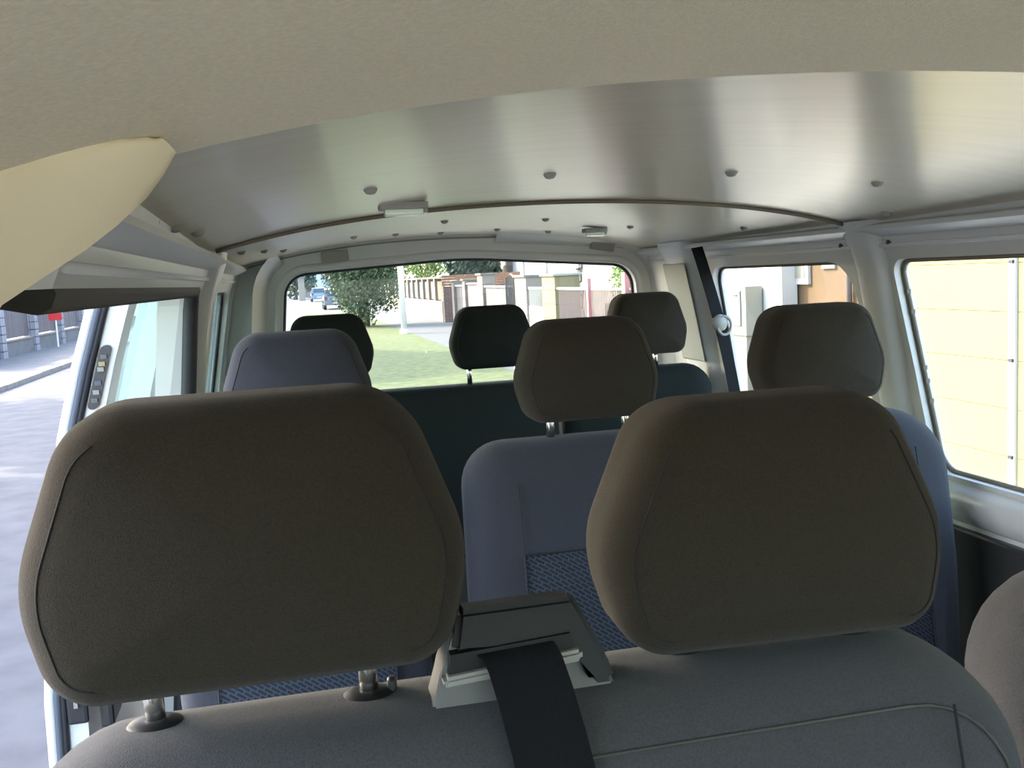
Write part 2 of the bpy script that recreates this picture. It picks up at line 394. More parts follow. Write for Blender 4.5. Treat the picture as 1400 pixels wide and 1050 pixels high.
# tailgate inner shoulder ring (deeper reveal at the sides)
bm = bmesh.new()
o1 = [Vector((p[0], 3.42, p[1])) for p in inset(rw, -.055)]; o2 = [Vector((p[0], 3.36, p[1])) for p in inset(rw, -.10)]
a = [bm.verts.new(p) for p in o1]; b = [bm.verts.new(p) for p in o2]
for i in range(len(a)):
    j = (i+1) % len(a)
    if a[i].co.z > 1.35 and a[j].co.z > 1.35 and (abs(a[i].co.x-XC) > .55): bm.faces.new((a[i], a[j], b[j], b[i]))
obj('frame_shoulder', bm, 'paintin', w, smooth='all')

# ------------------------------------------------------------------ ceiling
ceil = tag(empty('ceiling'), kind='structure')
def roof_sheet(y0, y1, dz, ny=8, nx=36, x0=-.235, x1=None, thick=.006, edge=None):
    x1 = 2*XC-x0 if x1 is None else x1
    bm = bmesh.new(); g = []
    for j in range(ny+1):
        y = y0+(y1-y0)*j/ny
        g.append([bm.verts.new((x0+(x1-x0)*i/nx, y, roofz(x0+(x1-x0)*i/nx, y)+dz)) for i in range(nx+1)])
    for j in range(ny):
        for i in range(nx): bm.faces.new((g[j][i], g[j][i+1], g[j+1][i+1], g[j+1][i]))
    thicken(bm, (0, 0, thick))
    return bm
obj('headliner', roof_sheet(-1.0, .815, -.004, thick=.022, x0=-.33, x1=1.38), 'headliner', ceil, smooth=40)
obj('roof_panel', roof_sheet(.79, 2.045, .006), 'roofpaint', ceil, smooth=40)
obj('roof_panel', roof_sheet(2.05, 3.45, .012), 'roofpaint', ceil, smooth=40)
def arc(y, dz, n=40, x0=-.13, x1=1.25): return [(x0+(x1-x0)*i/n, y, roofz(x0+(x1-x0)*i/n, y)+dz) for i in range(n+1)]
obj('panel_edge', T(arc(2.047, .002), .0048, 6), 'lip', ceil, smooth='all')
obj('panel_edge', T(arc(.817, .003, x0=-.2, x1=1.32), .0035, 6), 'lip', ceil, smooth='all')  # dark bead draws the shadow line along the headliner edge
obj('header_seam', T(arc(3.418, .002, x0=-.12, x1=1.24), .003, 6), 'padgrey', ceil, smooth='all')
obj('roof_skin', roof_sheet(-1.0, 3.5, .06, x0=-.30), 'paint', ceil, smooth=40)
clip0 = None
for x, y in ((.134, 1.514), (.429, 1.57), (.757, 1.592), (1.036, 1.591), (1.306, 1.60), (1.225, 1.849), (.204, 2.954), (.341, 3.085), (.421, 2.616),
             (.669, 3.112), (.716, 2.685), (1.009, 2.813), (1.20, 2.455), (-.155, 1.286), (-.141, 1.424), (-.125, 1.581), (-.10, 2.5), (-.05, 2.75), (.0, 3.0), (.50, 3.2), (.86, 3.2)):
    if clip0 is None:
        clip0 = obj('clip', lathe(bmesh.new(), [(.011, .004), (.0105, -.002), (.007, -.007), (.001, -.0085)], (0, 0, 0), 12), 'padgrey', ceil, smooth=50); c = clip0
    else:
        c = clip0.copy(); COL.objects.link(c)
    c.location = (x, y, roofz(x, y)+.006 if y < 2.05 else roofz(x, y)+.012)
# front cowl, windscreen frame, dash : closes the cabin ahead of the lens
bm = sheet_with_holes([(-.40, .42), (1.50, .42), (1.50, 1.97), (-.40, 1.97)], [rpoly([(-.16, 1.15), (1.28, 1.15), (1.2, 1.80), (-.08, 1.80)], .06)], [])
for v in bm.verts: v.co = Vector((v.co.x, -1.0, v.co.y))
thicken(bm, (0, -.05, 0))
tag(obj('wall_front', bm, 'plasticgrey'), kind='structure')
w = tag(empty('window_%d' % wi), kind='structure')
bm = bmesh.new(); bm.faces.new([bm.verts.new((x, -1.03, z)) for x, z in ((-.17, 1.14), (1.29, 1.14), (1.21, 1.81), (-.09, 1.81))])
obj('glass_pane', bm, 'glass', w)
tag(obj('dashboard', B(-.25, 1.37, -.95, -.42, .75, 1.12, bev=.05), 'dashgrey', smooth=40), 'dark grey plastic dashboard shelf under the windscreen behind the lens', 'dashboard')

# beige upper B-pillar trim (near left)
top = [(-.079, .732, 1.886), (-.084, .717, 1.885), (-.101, .704, 1.882), (-.119, .700, 1.877), (-.137, .699, 1.873), (-.155, .699, 1.868), (-.173, .698, 1.862), (-.21, .690, 1.846), (-.25, .67, 1.82)]
bot = [(-.068, .738, 1.877), (-.078, .742, 1.862), (-.091, .742, 1.846), (-.112, .742, 1.828), (-.134, .742, 1.812), (-.162, .742, 1.795), (-.191, .742, 1.777), (-.215, .742, 1.75), (-.25, .742, 1.66)]
bm = bmesh.new(); g = []
for a, b in zip(top, bot):
    a, b = Vector(a), Vector(b)
    g.append([bm.verts.new(a.lerp(b, k/8)+Vector((0, -.010*sin(pi*min(1, k/8))**.7, .002*sin(pi*k/8)))) for k in range(9)])
for j in range(len(g)-1):
    for i in range(8): bm.faces.new((g[j][i], g[j][i+1], g[j+1][i+1], g[j+1][i]))
thicken(bm, (-.003, .010, .003))
n += 1
tag(obj('trim_%d' % n, bm, 'trimbeige', smooth=50), kind='structure'); n += 1

# ------------------------------------------------------------------ sliding door, slid back outside the body
sd = tag(empty('door_1'), kind='structure')
DP = [(1.86, -.325), (1.79, -.352), (1.655, -.396), (1.52, -.434), (1.3, -.475), (1.02, -.503), (.7, -.51), (.40, -.50)]
def dx_(z):
    for (za, xa), (zb, xb) in zip(DP, DP[1:]):
        if z >= zb: return xa+(xb-xa)*(za-z)/(za-zb)
    return DP[-1][1]
dh = rpoly([(2.06, 1.28), (2.66, 1.28), (2.64, 1.80), (2.05, 1.80)], .05)
bm = sheet_with_holes([(1.95, .40), (3.18, .40), (3.15, 1.86), (1.95, 1.86)], [dh], [1.79, 1.655, 1.52, 1.3, 1.02, .7])
for v in bm.verts: v.co = Vector((dx_(v.co.y), v.co.x, v.co.y))
thicken(bm, (.075, 0, 0))
obj('door_shell', bm, 'paint', sd, smooth=30)
bm = sheet_with_holes([tuple(p) for p in inset(dh, -.006)], [], [1.655, 1.52, 1.4])
for v in bm.verts: v.co = Vector((dx_(v.co.y)+.02, v.co.x, v.co.y))
obj('glass_pane', bm, 'glassgreen', sd)
def dstrip(off, r, name, m, y=1.944, z0=.42, z1=1.85):
    obj(name, T([(dx_(z)+off, y, z) for z in [z1+(z0-z1)*i/14 for i in range(15)]], r, 8), m, sd, smooth='all')
dstrip(.012, .008, 'edge_bead', 'paint')
dstrip(.024, .007, 'edge_seal', 'rubbergrey', 1.942)
dstrip(.034, .007, 'edge_seal', 'rubber', 1.945)
# latch plate on the front edge
def dlatch(zc, h, w, off):
    pl = rpoly([(-w/2, -h/2), (w/2, -h/2), (w/2, h/2), (-w/2, h/2)], w*.48, 6)
    bm = bmesh.new(); vs = [bm.verts.new((dx_(zc)+off+p[0]-.29*p[1]*0-(.0 if 0 else 0)+(dx_(zc+p[1])-dx_(zc)), 1.9485, zc+p[1])) for p in pl]
    bm.faces.new(vs); thicken(bm, (0, -.006, 0))
    o = obj('latch_plate', bm, 'plastic', sd, smooth=40)
    return o
lp = dlatch(1.63, .118, .020, .054)
for zz, m_ in ((1.668, 'plasticgrey'), (1.655, 'brass'), (1.645, 'padgrey'), (1.62, 'rubbergrey'), (1.603, 'padgrey'), (1.588, 'plasticgrey')):
    xx = dx_(zz)+.054
    obj('latch_piece', B(xx-.005, xx+.006, 1.938, 1.943, zz-.004, zz+.004), m_, lp)
lp2 = obj('lock_housing', B(-.462, -.425, 1.935, 1.949, .975, 1.05, bev=.006), 'rubber', sd)
obj('catch', B(-.447, -.440, 1.928, 1.936, 1.01, 1.04), 'steel', lp2)
obj('inner_pull', B(-.41, -.385, 1.96, 2.06, .95, 1.04, bev=.008), 'plastic', sd)

# ------------------------------------------------------------------ domes, pads
def dome(loc, rz, label, s=1.0):
    t = tag(empty('dome_light', loc, rz), label, 'lamp')
    obj('base', B(-.045*s, .045*s, -.021, .021, -.010, .004, bev=.004), 'padgrey', t, smooth=40)
    obj('lens', B(-.036*s, .036*s, -.016, .012, -.021, -.009, bev=.004), 'lens', t, smooth=40)
    obj('end_cap', B(.036*s, .044*s, -.016, .014, -.017, -.009, bev=.002), 'plasticlight', t)
dome((.222, 1.85, roofz(.222, 1.85)+.004), 0, 'rectangular roof lamp with pale green lens ahead of the roof seam')
dome((.941, 2.95, roofz(.941, 2.95)+.006), 0, 'small roof lamp near the rear header on the right', .8)
def hpad(x, z, ang, label):
    t = tag(obj('header_pad', B(-.044, .044, -.012, .006, -.018, .018, bev=.004), 'padgrey', smooth=40), label, 'pad')
    t.location = (x, 3.412, z); t.rotation_euler = (0, ang, 0)
hpad(.168, 1.872, radians(-4), 'grey rectangular pad on the tailgate header, left of the two')
hpad(1.115, 1.868, radians(10), 'grey rectangular pad on the tailgate header, right of the two')

# ================================================================== SEATS
def headrest(loc, w, h, dep, label, group, post=.05, spacing=.155, fab='fabric', rz=0, guides=True, topw=.74):
    """origin: centre of the bottom edge at post line"""
    t = tag(empty('headrest', loc, rz), label, 'headrest', group)
    W2 = w/2
    o = rpoly([(-W2*.87, 0), (W2*.87, 0), (W2*1.02, h*.40), (W2*topw, h), (-W2*topw, h), (-W2*1.02, h*.40)],
              [.040*w/.3, .040*w/.3, .32*w, .056*w/.3, .056*w/.3, .32*w], 10)
    def f(s, tt, dd):
        lean = .10*(tt-h*.5)
        curve = .16*(s*s)/w                   # ends wrap back a little
        return Vector((s, dd-dep*.55+lean+curve, tt-.012*(1-(2*s/w)**2)*(1 if tt < h*.3 else 0)*0))
    cu = obj('cushion', pillow(o, dep, dep*.30, f, .010, .006), fab, t, smooth='all')
    # gusset seams: run along the front rim near both sides
    r = dep*.30; q = inset(o, r*.55)
    for sg in (-1, 1):
        pts = [f(p[0], p[1], r*.105)+Vector((0, -.0003, 0)) for p in q if p[0]*sg > W2*.60]
        pts.sort(key=lambda v: v.z)
        obj('seam', T(pts, .0008, 5), 'seam', cu, smooth='all')
    for sg in (-1, 1):
        obj('post', T([(sg*spacing/2, 0, -post-.012), (sg*spacing/2, 0, .03)], .0078, 14), 'steel', t, smooth='all')
    if guides:
        for sg in (-1, 1):
            gx = sg*spacing/2
            g_ = obj('guide', lathe(bmesh.new(), [(.021, -.006), (.024, -.002), (.0235, .004), (.019, .009), (.012, .0115), (.0085, .012)], (gx, 0, -post+.003), 24, sx=1.06, sy=.85), 'plasticdark', t, smooth='all')
            if sg == 1: obj('release_button', lathe(bmesh.new(), [(.006, 0), (.006, .008), (.003, .010)], (gx+.019, 0, -post+.012), 10, sx=.7), 'plastic', g_, smooth=50)
    return t
def seatback(t, x0, x1, ztop, zbot, ytop, ybot, dep, rc, fab='fabric', seams=True, insert=None, yaw=0, rcl=None):
    xc = (x0+x1)/2; w = x1-x0; h = ztop-zbot
    k = (ybot-ytop)/h
    o = rpoly([(x0+.015, zbot), (x1-.015, zbot), (x1, zbot+h*.45), (x1-.006, ztop), (x0+.006, ztop), (x0, zbot+h*.45)], [.05, .05, .5, rc, rcl if rcl is not None else rc, .5], 8)
    def f(s, tt, dd): return Vector((s, ytop+dd+k*(ztop-tt)+.35*((s-xc)/w)**2*.05, tt))
    r = min(dep*.4, rc*.7)
    cu = obj('backrest', pillow(o, dep, r, f, .016, .004), fab, t, smooth='all')
    if seams:
        q = inset(o, r*.62)
        pts = [f(p[0], p[1], r*.075)+Vector((0, -.0008, .0004)) for p in q if p[1] > ztop-rc*1.1]
        pts.sort(key=lambda v: v.x)
        obj('top_piping', T(pts, .0016, 5), 'piping', cu, smooth='all')
        for sg in (-1, 1):
            xs = xc+sg*(w/2-.10)
            obj('side_seam', T([f(xs+sg*.02*i/8, ztop-r*.6-(h*.7)*i/8, -.0125+.010*((abs(xs-xc)/(w/2))**2)) for i in range(9)], .0014, 5), 'seam', cu, smooth='all')
    if insert:
        ix0, ix1, iz0, iz1 = insert
        bm = bmesh.new(); g = []
        for j in range(9):
            row = []
            for i in range(9):
                xx = ix0+(ix1-ix0)*i/8; zz = iz0+(iz1-iz0)*j/8
                e = .006 if 0 < i < 8 and 0 < j < 8 else 0
                row.append(bm.verts.new(f(xx, zz, -.017-e+.001)))
            g.append(row)
        for j in range(8):
            for i in range(8): bm.faces.new((g[j][i], g[j][i+1], g[j+1][i+1], g[j+1][i]))
        thicken(bm, (0, .014, 0))
        obj('patterned_insert', bm, 'insert', cu, smooth=50)
        obj('insert_seam', T([f(ix0, iz0, -.0195), f(ix0, iz1, -.0195), f(ix0, ztop-.07, -.010)], .0016, 5), 'seam', cu)
        obj('insert_seam', T([f(ix1, iz0, -.0195), f(ix1, iz1, -.0195), f(ix1, ztop-.07, -.010)], .0016, 5), 'seam', cu)
        obj('insert_seam', T([f(ix0, iz1, -.0195), f(ix1, iz1, -.0195)], .0016, 5), 'seam', cu)
    return cu
def seatbase(t, x0, x1, yb, depth=.48, fab='fabric', z=.94):
    obj('seat_cushion', B(x0+.01, x1-.01, yb-depth, yb+.06, z-.13, z, bev=.035), fab, t, smooth=50)
    obj('seat_frame', B(x0+.03, x1-.03, yb-depth+.05, yb+.05, .70, z-.12, bev=.01), 'plastic', t)
    for xx in (x0+.05, x1-.09):
        obj('leg', B(xx, xx+.04, yb-depth+.08, yb+.02, .555, .705), 'plastic', t)

# front passenger bench
t = tag(empty('front_bench_seat'), 'dark grey two-place front bench nearest the camera, light piping along its top', 'seat')
seatback(t, -.240, .612, 1.447, .90, .695, .60, .155, .13, rcl=.10, fab='fabricbench')
seatbase(t, -.24, .612, .62)
headrest((-.041, .785, 1.482), .335, .217, .115, 'large dark headrest at near left, raised on bare chrome posts', None, .046, .166)
headrest((.394, .785, 1.458), .312, .208, .115, 'large dark brownish headrest at near right, set low on the front bench', None, .020, .158, rz=radians(-3), topw=.67)

# belt tower between the two front headrests
t = tag(empty('belt_tower', (.160, .765, 1.430)), 'grey plastic belt outlet housing on the front bench between its two headrests', 'belt housing')
def prism(outline, y0, y1, m, name, parent, sm=None, bev=0, lean=0, zc=.02):
    bm = bmesh.new()
    a = [bm.verts.new((p[0], y0+max(0, p[1]-zc)*lean, p[1])) for p in outline]; b = [bm.verts.new((p[0], y1-max(0, p[1]-zc)*lean*.3, p[1])) for p in outline]
    bm.faces.new(a); bm.faces.new(b)
    for i in range(len(a)): bm.faces.new((a[i], a[(i+1) % len(a)], b[(i+1) % len(b)], b[i]))
    if bev: bmesh.ops.bevel(bm, geom=[e for e in bm.edges], offset=bev, segments=2, affect='EDGES')
    return obj(name, bm, m, parent, smooth=sm or 35)
prism([(-.076, 0), (.082, 0), (.074, .030), (.048, .078), (-.050, .078), (-.062, .044)], -.024, .016, 'plasticgrey', 'lower_body', t, bev=.003, lean=.25)
prism([(-.054, .055), (.036, .060), (.046, .050), (.056, .020), (.0765, .020), (.072, .040), (.050, .088), (-.046, .087)], -.036, .018, 'plasticdark', 'top_cover', t, bev=.005, lean=.35)
prism([(-.058, .040), (.046, .046), (.042, .062), (-.056, .057)], -.0255, .0, 'plasticdark', 'slot_shade', t)  # near-black slab stands in for the shade inside the belt slot
prism([(-.064, .033), (.050, .040), (.050, .050), (-.062, .041)], -.033, -.012, 'plasticlight', 'slot_lip', t, bev=.003)
# the webbing that comes out of it
def ribbon(name, pts, w, m, parent=None, side=Vector((1, 0, 0)), th=.0015):
    bm = bmesh.new(); R = []
    for i, p in enumerate(pts):
        p = Vector(p); ww = w[i] if isinstance(w, (list, tuple)) else w
        R.append([bm.verts.new(p+side*ww*(k/4-.5)) for k in range(5)])
    for i in range(len(R)-1):
        for k in range(4): bm.faces.new((R[i][k], R[i][k+1], R[i+1][k+1], R[i+1][k]))
    tv = side.cross(Vector(pts[1])-Vector(pts[0])).normalized()*th
    thicken(bm, tv)
    return obj(name, bm, m, parent, smooth=50)
bt = ribbon('seat_belt', [(.153, .745, 1.487), (.158, .735, 1.486), (.160, .722, 1.480), (.163, .706, 1.462), (.168, .690, 1.43), (.174, .678, 1.39), (.180, .668, 1.34), (.188, .655, 1.27), (.195, .640, 1.18), (.2, .61, 1.0)], .060, 'belt', side=Vector((1, .05, .06)).normalized())
tag(bt, 'black belt webbing hanging down the front bench out of the grey housing', 'seat belt')

# driver's seat (near right edge)
t = tag(empty('driver_seat'), "dark grey driver's seat cut by the right edge of the picture", 'seat')
seatback(t, .715, 1.21, 1.415, .90, .87, .76, .13, .13, fab='fabricbench')
seatbase(t, .715, 1.21, .78)
bm = lathe(bmesh.new(), [(.030, .0), (.032, .012), (.026, .024), (.010, .028), (.001, .029)], (0, 0, 0), 24, 'y')
for v in bm.verts: v.co = Vector((v.co.x+.755, .845-v.co.y, v.co.z+1.225))
obj('adjuster_knob', bm, 'plastic', t, smooth='all')
headrest((1.03, .95, 1.455), .29, .205, .11, "driver's headrest just outside the right edge of the picture", None, .03, .155)

# middle row
rows2 = [(-.235, .215, 'middle row left seat, skylight-tinted grey with a patterned panel', (-.16, .14)),
         (.290, .780, 'middle row centre seat with rounded shoulder, seen between the front headrests', (.385, .685)),
         (.800, 1.305, 'middle row right seat, skylight-tinted dark grey, its edge showing beside the near right headrest', (.90, 1.20))]
for x0, x1, lab, (i0, i1) in rows2:
    t = tag(empty('middle_row_seat'), lab, 'seat')
    seatback(t, x0, x1, 1.470 if x0 > 0 else 1.46, .90, 1.74, 1.66, .13, .085 if x0 < .7 else .13, fab='fabric2', seams=False, insert=(i0, i1, .96, 1.275 if x0 > 0 else 1.28))
    seatbase(t, x0, x1, 1.68, fab='fabric2')
headrest((.008, 1.80, 1.52), .262, .180, .10, 'skylight-tinted grey headrest behind the near left one, left seat of the middle row', None, .055, .15, fab='fabric2', guides=False)
headrest((.545, 1.80, 1.502), .275, .190, .105, 'dark headrest on two white-lit posts in the middle of the picture', None, .035, .150, guides=False)
headrest((1.030, 1.80, 1.50), .275, .192, .105, 'olive brown headrest in front of the rear right side window', None, .035, .155, guides=False)
# back row
t = tag(empty('back_row_bench'), 'near-black two-place bench back of the last row under the tailgate window', 'seat')
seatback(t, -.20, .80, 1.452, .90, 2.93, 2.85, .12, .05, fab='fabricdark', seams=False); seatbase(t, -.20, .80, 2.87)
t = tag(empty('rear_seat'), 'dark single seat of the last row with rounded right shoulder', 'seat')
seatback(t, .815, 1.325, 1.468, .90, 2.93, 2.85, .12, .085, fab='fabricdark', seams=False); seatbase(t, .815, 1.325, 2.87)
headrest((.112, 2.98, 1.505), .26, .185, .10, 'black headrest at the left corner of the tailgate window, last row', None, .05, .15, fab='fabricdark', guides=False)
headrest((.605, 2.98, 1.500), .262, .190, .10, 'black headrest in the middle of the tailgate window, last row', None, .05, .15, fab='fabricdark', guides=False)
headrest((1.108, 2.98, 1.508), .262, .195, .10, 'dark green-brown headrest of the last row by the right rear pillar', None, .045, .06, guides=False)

# rear right belt and its guide
b = ribbon('seat_belt', [(1.222, 2.82, 1.835), (1.232, 2.81, 1.79), (1.250, 2.79, 1.70), (1.270, 2.78, 1.61), (1.284, 2.775, 1.54), (1.300, 2.77, 1.45), (1.317, 2.77, 1.35), (1.34, 2.77, 1.1)], .050, 'belt', side=Vector((.90, .42, .1)).normalized())
tag(b, 'black seat belt slanting down across the rear right side window', 'seat belt')
t = tag(empty('belt_guide', (1.262, 2.76, 1.605)), 'round pale plastic belt guide halfway up the rear right belt', 'belt guide')
obj('disc', lathe(bmesh.new(), [(.004, -.012), (.020, -.009), (.026, 0), (.024, .008), (.010, .012)], (0, 0, 0), 20, 'y'), 'plasticlight', t, smooth='all')
obj('belt_loop', T([(.022*cos(a)+.012, -.006, .028*sin(a)-.008) for a in [2*pi*i/16 for i in range(16)]], .0045, 6, True), 'plasticlight', t, smooth='all')

# ================================================================== OUTSIDE
def flat(name, x0, x1, y0, y1, z, m, th=.05, kind='structure'):
    return tag(obj(name, B(x0, x1, y0, y1, z-th, z), m), kind=kind)
flat('ground', -60, 90, -60, 260, -.06, 'concrete')
flat('road', -5.6, 1.0, -40, 200, 0, 'asphalt')
flat('road_bay', 1.0, 6.1, 62, 200, 0, 'asphalt')
flat('pavement_left', -8.5, -5.74, -10, 120, .06, 'concrete')
flat('verge_left', -5.74, -5.6, 40, 120, .05, 'kerb')
flat('driveway', 1.0, 6.2, -20, 9.5, .005, 'drive')
flat('forecourt', -5.6, 1.0, -20, -2.5, .006, 'drive')
flat('path_right', 3.95, 6.15, 9.5, 62, .02, 'paver')
flat('lawn', 1.0, 3.95, 9.5, 62, .015, 'grass')
flat('yard', 6.15, 40, 9.5, 120, .01, 'concrete')
# kerb stones along the left pavement
k = tag(empty('kerb_left'), kind='structure')
s0 = None
for i in range(34):
    if s0 is None:
        s0 = obj('kerb_stone', B(-.07, .07, -.49, .49, -.05, .105, bev=.015), 'kerb', k); s = s0
    else: s = s0.copy(); COL.objects.link(s)
    s.location = (-5.67+random.uniform(-.006, .006), 12+i, random.uniform(-.008, .008))
def foliage(c, r, n, size, m, parent, name='foliage', shape=None, seed=1):
    rnd = random.Random(seed); bm = bmesh.new()
    for i in range(n):
        while True:
            p = Vector((rnd.uniform(-1, 1), rnd.uniform(-1, 1), rnd.uniform(-1, 1)))
            if .35 < p.length < 1 and (shape is None or shape(p)): break
        lump = 1+.12*sin(p.x*7+p.z*5)+.1*sin(p.y*9)
        q = Vector((c[0]+p.x*r[0]*lump, c[1]+p.y*r[1]*lump, c[2]+p.z*r[2]*lump))
        nrm = Vector((rnd.gauss(0, 1), rnd.gauss(0, 1), rnd.gauss(0, 1))).normalized(); s = nrm.orthogonal().normalized(); u_ = nrm.cross(s)
        L = size*rnd.uniform(.7, 1.3)
        bm.faces.new([bm.verts.new(q+s*L), bm.verts.new(q+u_*L*.5), bm.verts.new(q-s*L), bm.verts.new(q-u_*L*.5)])
    o = obj(name, bm, m, parent); o['kind'] = 'stuff'; return o
def tree(name, x, y, zc, r, n, size, m, label, seed=1, trunk=.15, shape=None, group=None):
    t = tag(empty(name, (x, y, 0)), label, 'bush' if 'bush' in name else 'tree', group)
    obj('trunk', T([(0, 0, 0), (.05, .02, zc*.5), (0, 0, zc)], [trunk, trunk*.8, trunk*.5], 10), 'bark', t, smooth='all')
    for k in range(5):
        a = k*1.3; obj('branch', T([(0, 0, zc*.35+.1*k), (cos(a)*r[0]*.4, sin(a)*r[1]*.4, zc*.7+.1*k), (cos(a)*r[0]*.7, sin(a)*r[1]*.7, zc+.2)], [trunk*.5, trunk*.3, trunk*.1], 6), 'bark', t, smooth='all')
    foliage((0, 0, zc), r, n, size, m, t, seed=seed, shape=shape)
    return t
tree('bush', 2.95, 40.2, 3.0, (1.72, 1.6, 2.85), 19000, .075, 'leaf', 'tall dense green conifer bush on the lawn left of the white pole', 3, .26)
for i, (x, y, zc, r, m) in enumerate(((-9.8, 31, 10, (3.8, 3.8, 2.6), 'leafdark'), (-6.7, 8.2, 8.2, (3.4, 3.6, 2.2), 'leafdark'), (-11.6, 15.2, 8.6, (3.0, 3.2, 2.6), 'leafdark'), (-11.0, 22.3, 8.6, (3.2, 3.4, 2.6), 'leafdark'),
                                      (1.2, 132, 4.5, (3, 3, 4.2), 'leafdark'), (-4.5, 150, 5, (5, 4, 5), 'leafdark'), (17, 172, 6, (5, 5, 6), 'leaf'))):
    tree('street_tree', x, y, zc, r, 6000 if y < 100 else 3000, .2 if y < 100 else .3, m, ['tall tree beyond the left fence shading the lawn', 'street tree just left of the van shading it', 'garden tree behind the left fence near the van', 'garden tree behind the left fence farther back', 'dark tree at the end of the street, left corner of the tailgate window', 'broad dark tree closing the street on the left', 'green tree at the end of the street behind the conifer bush'][i], 20+i, .2)
tree('garden_tree', 8.2, 58.5, 3.3, (1.7, 1.7, 1.7), 3500, .11, 'leaflight', 'light green garden tree above the boards right of the white pole', 40, .1)
tree('garden_tree', 8.35, 44.5, 2.6, (1.25, 2.2, 1.3), 4000, .15, 'leafdark', 'dark garden trees behind the orange wooden boards', 41, .15)
tree('garden_bush', 8.9, 25.0, 1.45, (.35, 1.1, .75), 2200, .055, 'leaflight', 'loose pale bush against the peach house behind the railing', 42, .05)
tree('garden_bush', 7.9, 19.6, 1.45, (.32, .6, .6), 2500, .045, 'leaf', 'bright green shrub at the right corner of the tailgate window', 43, .05)

# white lamp post
t = tag(empty('lamp_post', (3.72, 32.8, 0)), 'slim white post standing on the edge of the lawn', 'post')
obj('pole', T([(0, 0, 0), (0, 0, 6)], [.10, .085], 14), 'galv', t, smooth='all')
obj('base_collar', lathe(bmesh.new(), [(.14, 0), (.14, .12), (.11, .16)], (0, 0, .01), 14), 'galv', t, smooth=40)

# cars
def car(x, y, m, label, rz=0):
    t = tag(empty('car', (x, y, 0), rz), label, 'car')
    prof = [(-2.0, .35), (-2.05, .62), (-1.98, .95), (-1.62, 1.42), (-.2, 1.47), (.35, 1.38), (1.05, .98), (1.9, .82), (2.05, .6), (2.0, .35)]
    bm = bmesh.new(); rings = []
    for sx, k in ((-.82, .93), (-.86, 1), (.86, 1), (.82, .93)):
        rings.append([bm.verts.new((sx*(1 if z < 1.0 else .84), yy*k, z if k == 1 else .35+(z-.35)*.97)) for yy, z in prof])
    for i in range(3):
        for j in range(len(prof)): bm.faces.new((rings[i][j], rings[i][(j+1) % len(prof)], rings[i+1][(j+1) % len(prof)], rings[i+1][j]))
    bm.faces.new(rings[0]); bm.faces.new(rings[-1])
    bmesh.ops.bevel(bm, geom=bm.edges[:], offset=.04, segments=2, affect='EDGES')
    body = obj('body', bm, m, t, smooth=40)
    def gl(pts): 
        bm = bmesh.new(); bm.faces.new([bm.verts.new(p) for p in pts]); return bm
    obj('rear_window', gl([(-.62, -2.01, 1.00), (.62, -2.01, 1.00), (.54, -1.70, 1.36), (-.54, -1.70, 1.36)]), 'carglass', t)
    for s in (-1, 1):
        obj('side_window', gl([(s*.80, -1.6, 1.0), (s*.80, .8, 1.0), (s*.745, .2, 1.36), (s*.745, -1.45, 1.38)]), 'carglass', t)
        obj('tail_lamp', B(s*.72-.1, s*.72+.1, -2.09, -2.0, .70, .92, bev=.01), 'tail', t)
    obj('windscreen', gl([(-.6, 1.02, 1.03), (.6, 1.02, 1.03), (.55, .42, 1.37), (-.55, .42, 1.37)]), 'carglass', t)
    obj('bumper', B(-.84, .84, -2.13, -1.9, .32, .58, bev=.04), m, t)
    obj('number_plate', B(-.26, .26, -2.15, -2.12, .42, .53), 'white', t)
    for sx in (-.78, .78):
        for yy in (-1.3, 1.3):
            obj('wheel', lathe(bmesh.new(), [(.10, -.1), (.31, -.1), (.32, 0), (.31, .1), (.10, .1)], (sx, yy, .32), 18, 'x'), 'tyre', t, smooth=40)
    return t
car(3.35, 72, 'cargrey', 'dark grey-blue hatchback parked left of the conifer bush, seen from behind')
car(3.35, 108, 'carblue', 'light blue car farther up the street, left of the grey hatchback')
# distant house with white gable
t = tag(empty('far_house', (5.2, 150, 0)), 'far pinkish house with a steep white gable up the street', 'house')
obj('wall', B(-3, 8, 0, 8, 0, 4.5), 'peach', t)
bm = bmesh.new(); a = [bm.verts.new(p) for p in ((-1.0, -.3, 0), (2.2, -.3, 0), (2.2, -.3, 3), (.6, -.3, 8.5), (-1.0, -.3, 3))]; bm.faces.new(a); thicken(bm, (0, 7, 0)); obj('gable', bm, 'white', t)
obj('window', B(.2, 1.0, -.36, -.28, 1.2, 2.5), 'greyglass', t)

# --- left side of the street: plinth wall, brown fence, whitewashed pillars
lw = tag(empty('street_wall', (-8.5, 20, 0)), 'low concrete plinth wall along the left pavement under brown fence panels', 'wall')
for i in range(14):
    obj('plinth_section', B(-.14, .14, i*4.0-8, i*4.0-4.03, .0, .50), 'concrete', lw)
for i in range(14):
    obj('coping', B(-.18, .18, i*4.0-7.6, i*4.0-4.4, .505, .56, bev=.01), 'kerb', lw)
bz = None
for i in (4, 5, 6, 7, 8):
    y = 12+i*4.0
    p = tag(empty('wall_pillar', (-8.46, y, 0)), 'whitewashed block pillar in the brown street fence, %s' % ('beyond the ones in view' if i not in (5, 6, 7) else ['left one in the side opening', 'middle one in the side opening', 'right one beside the open door'][i-5]), 'pillar')
    if i not in (5, 6, 7): p['label'] = 'whitewashed block pillar of the brown street fence, hidden behind the van body'; p['group'] = 'hidden fence pillars on the left'
    for j in range(9):
        if bz is None: bz = obj('block', B(-.19, .19, -.22, .22, 0, .24, bev=.012), 'whitebrick', p); b_ = bz
        else: b_ = bz.copy(); COL.objects.link(b_); b_.parent = p
        b_.location = (random.uniform(-.006, .006), random.uniform(-.006, .006), .02+j*.25)
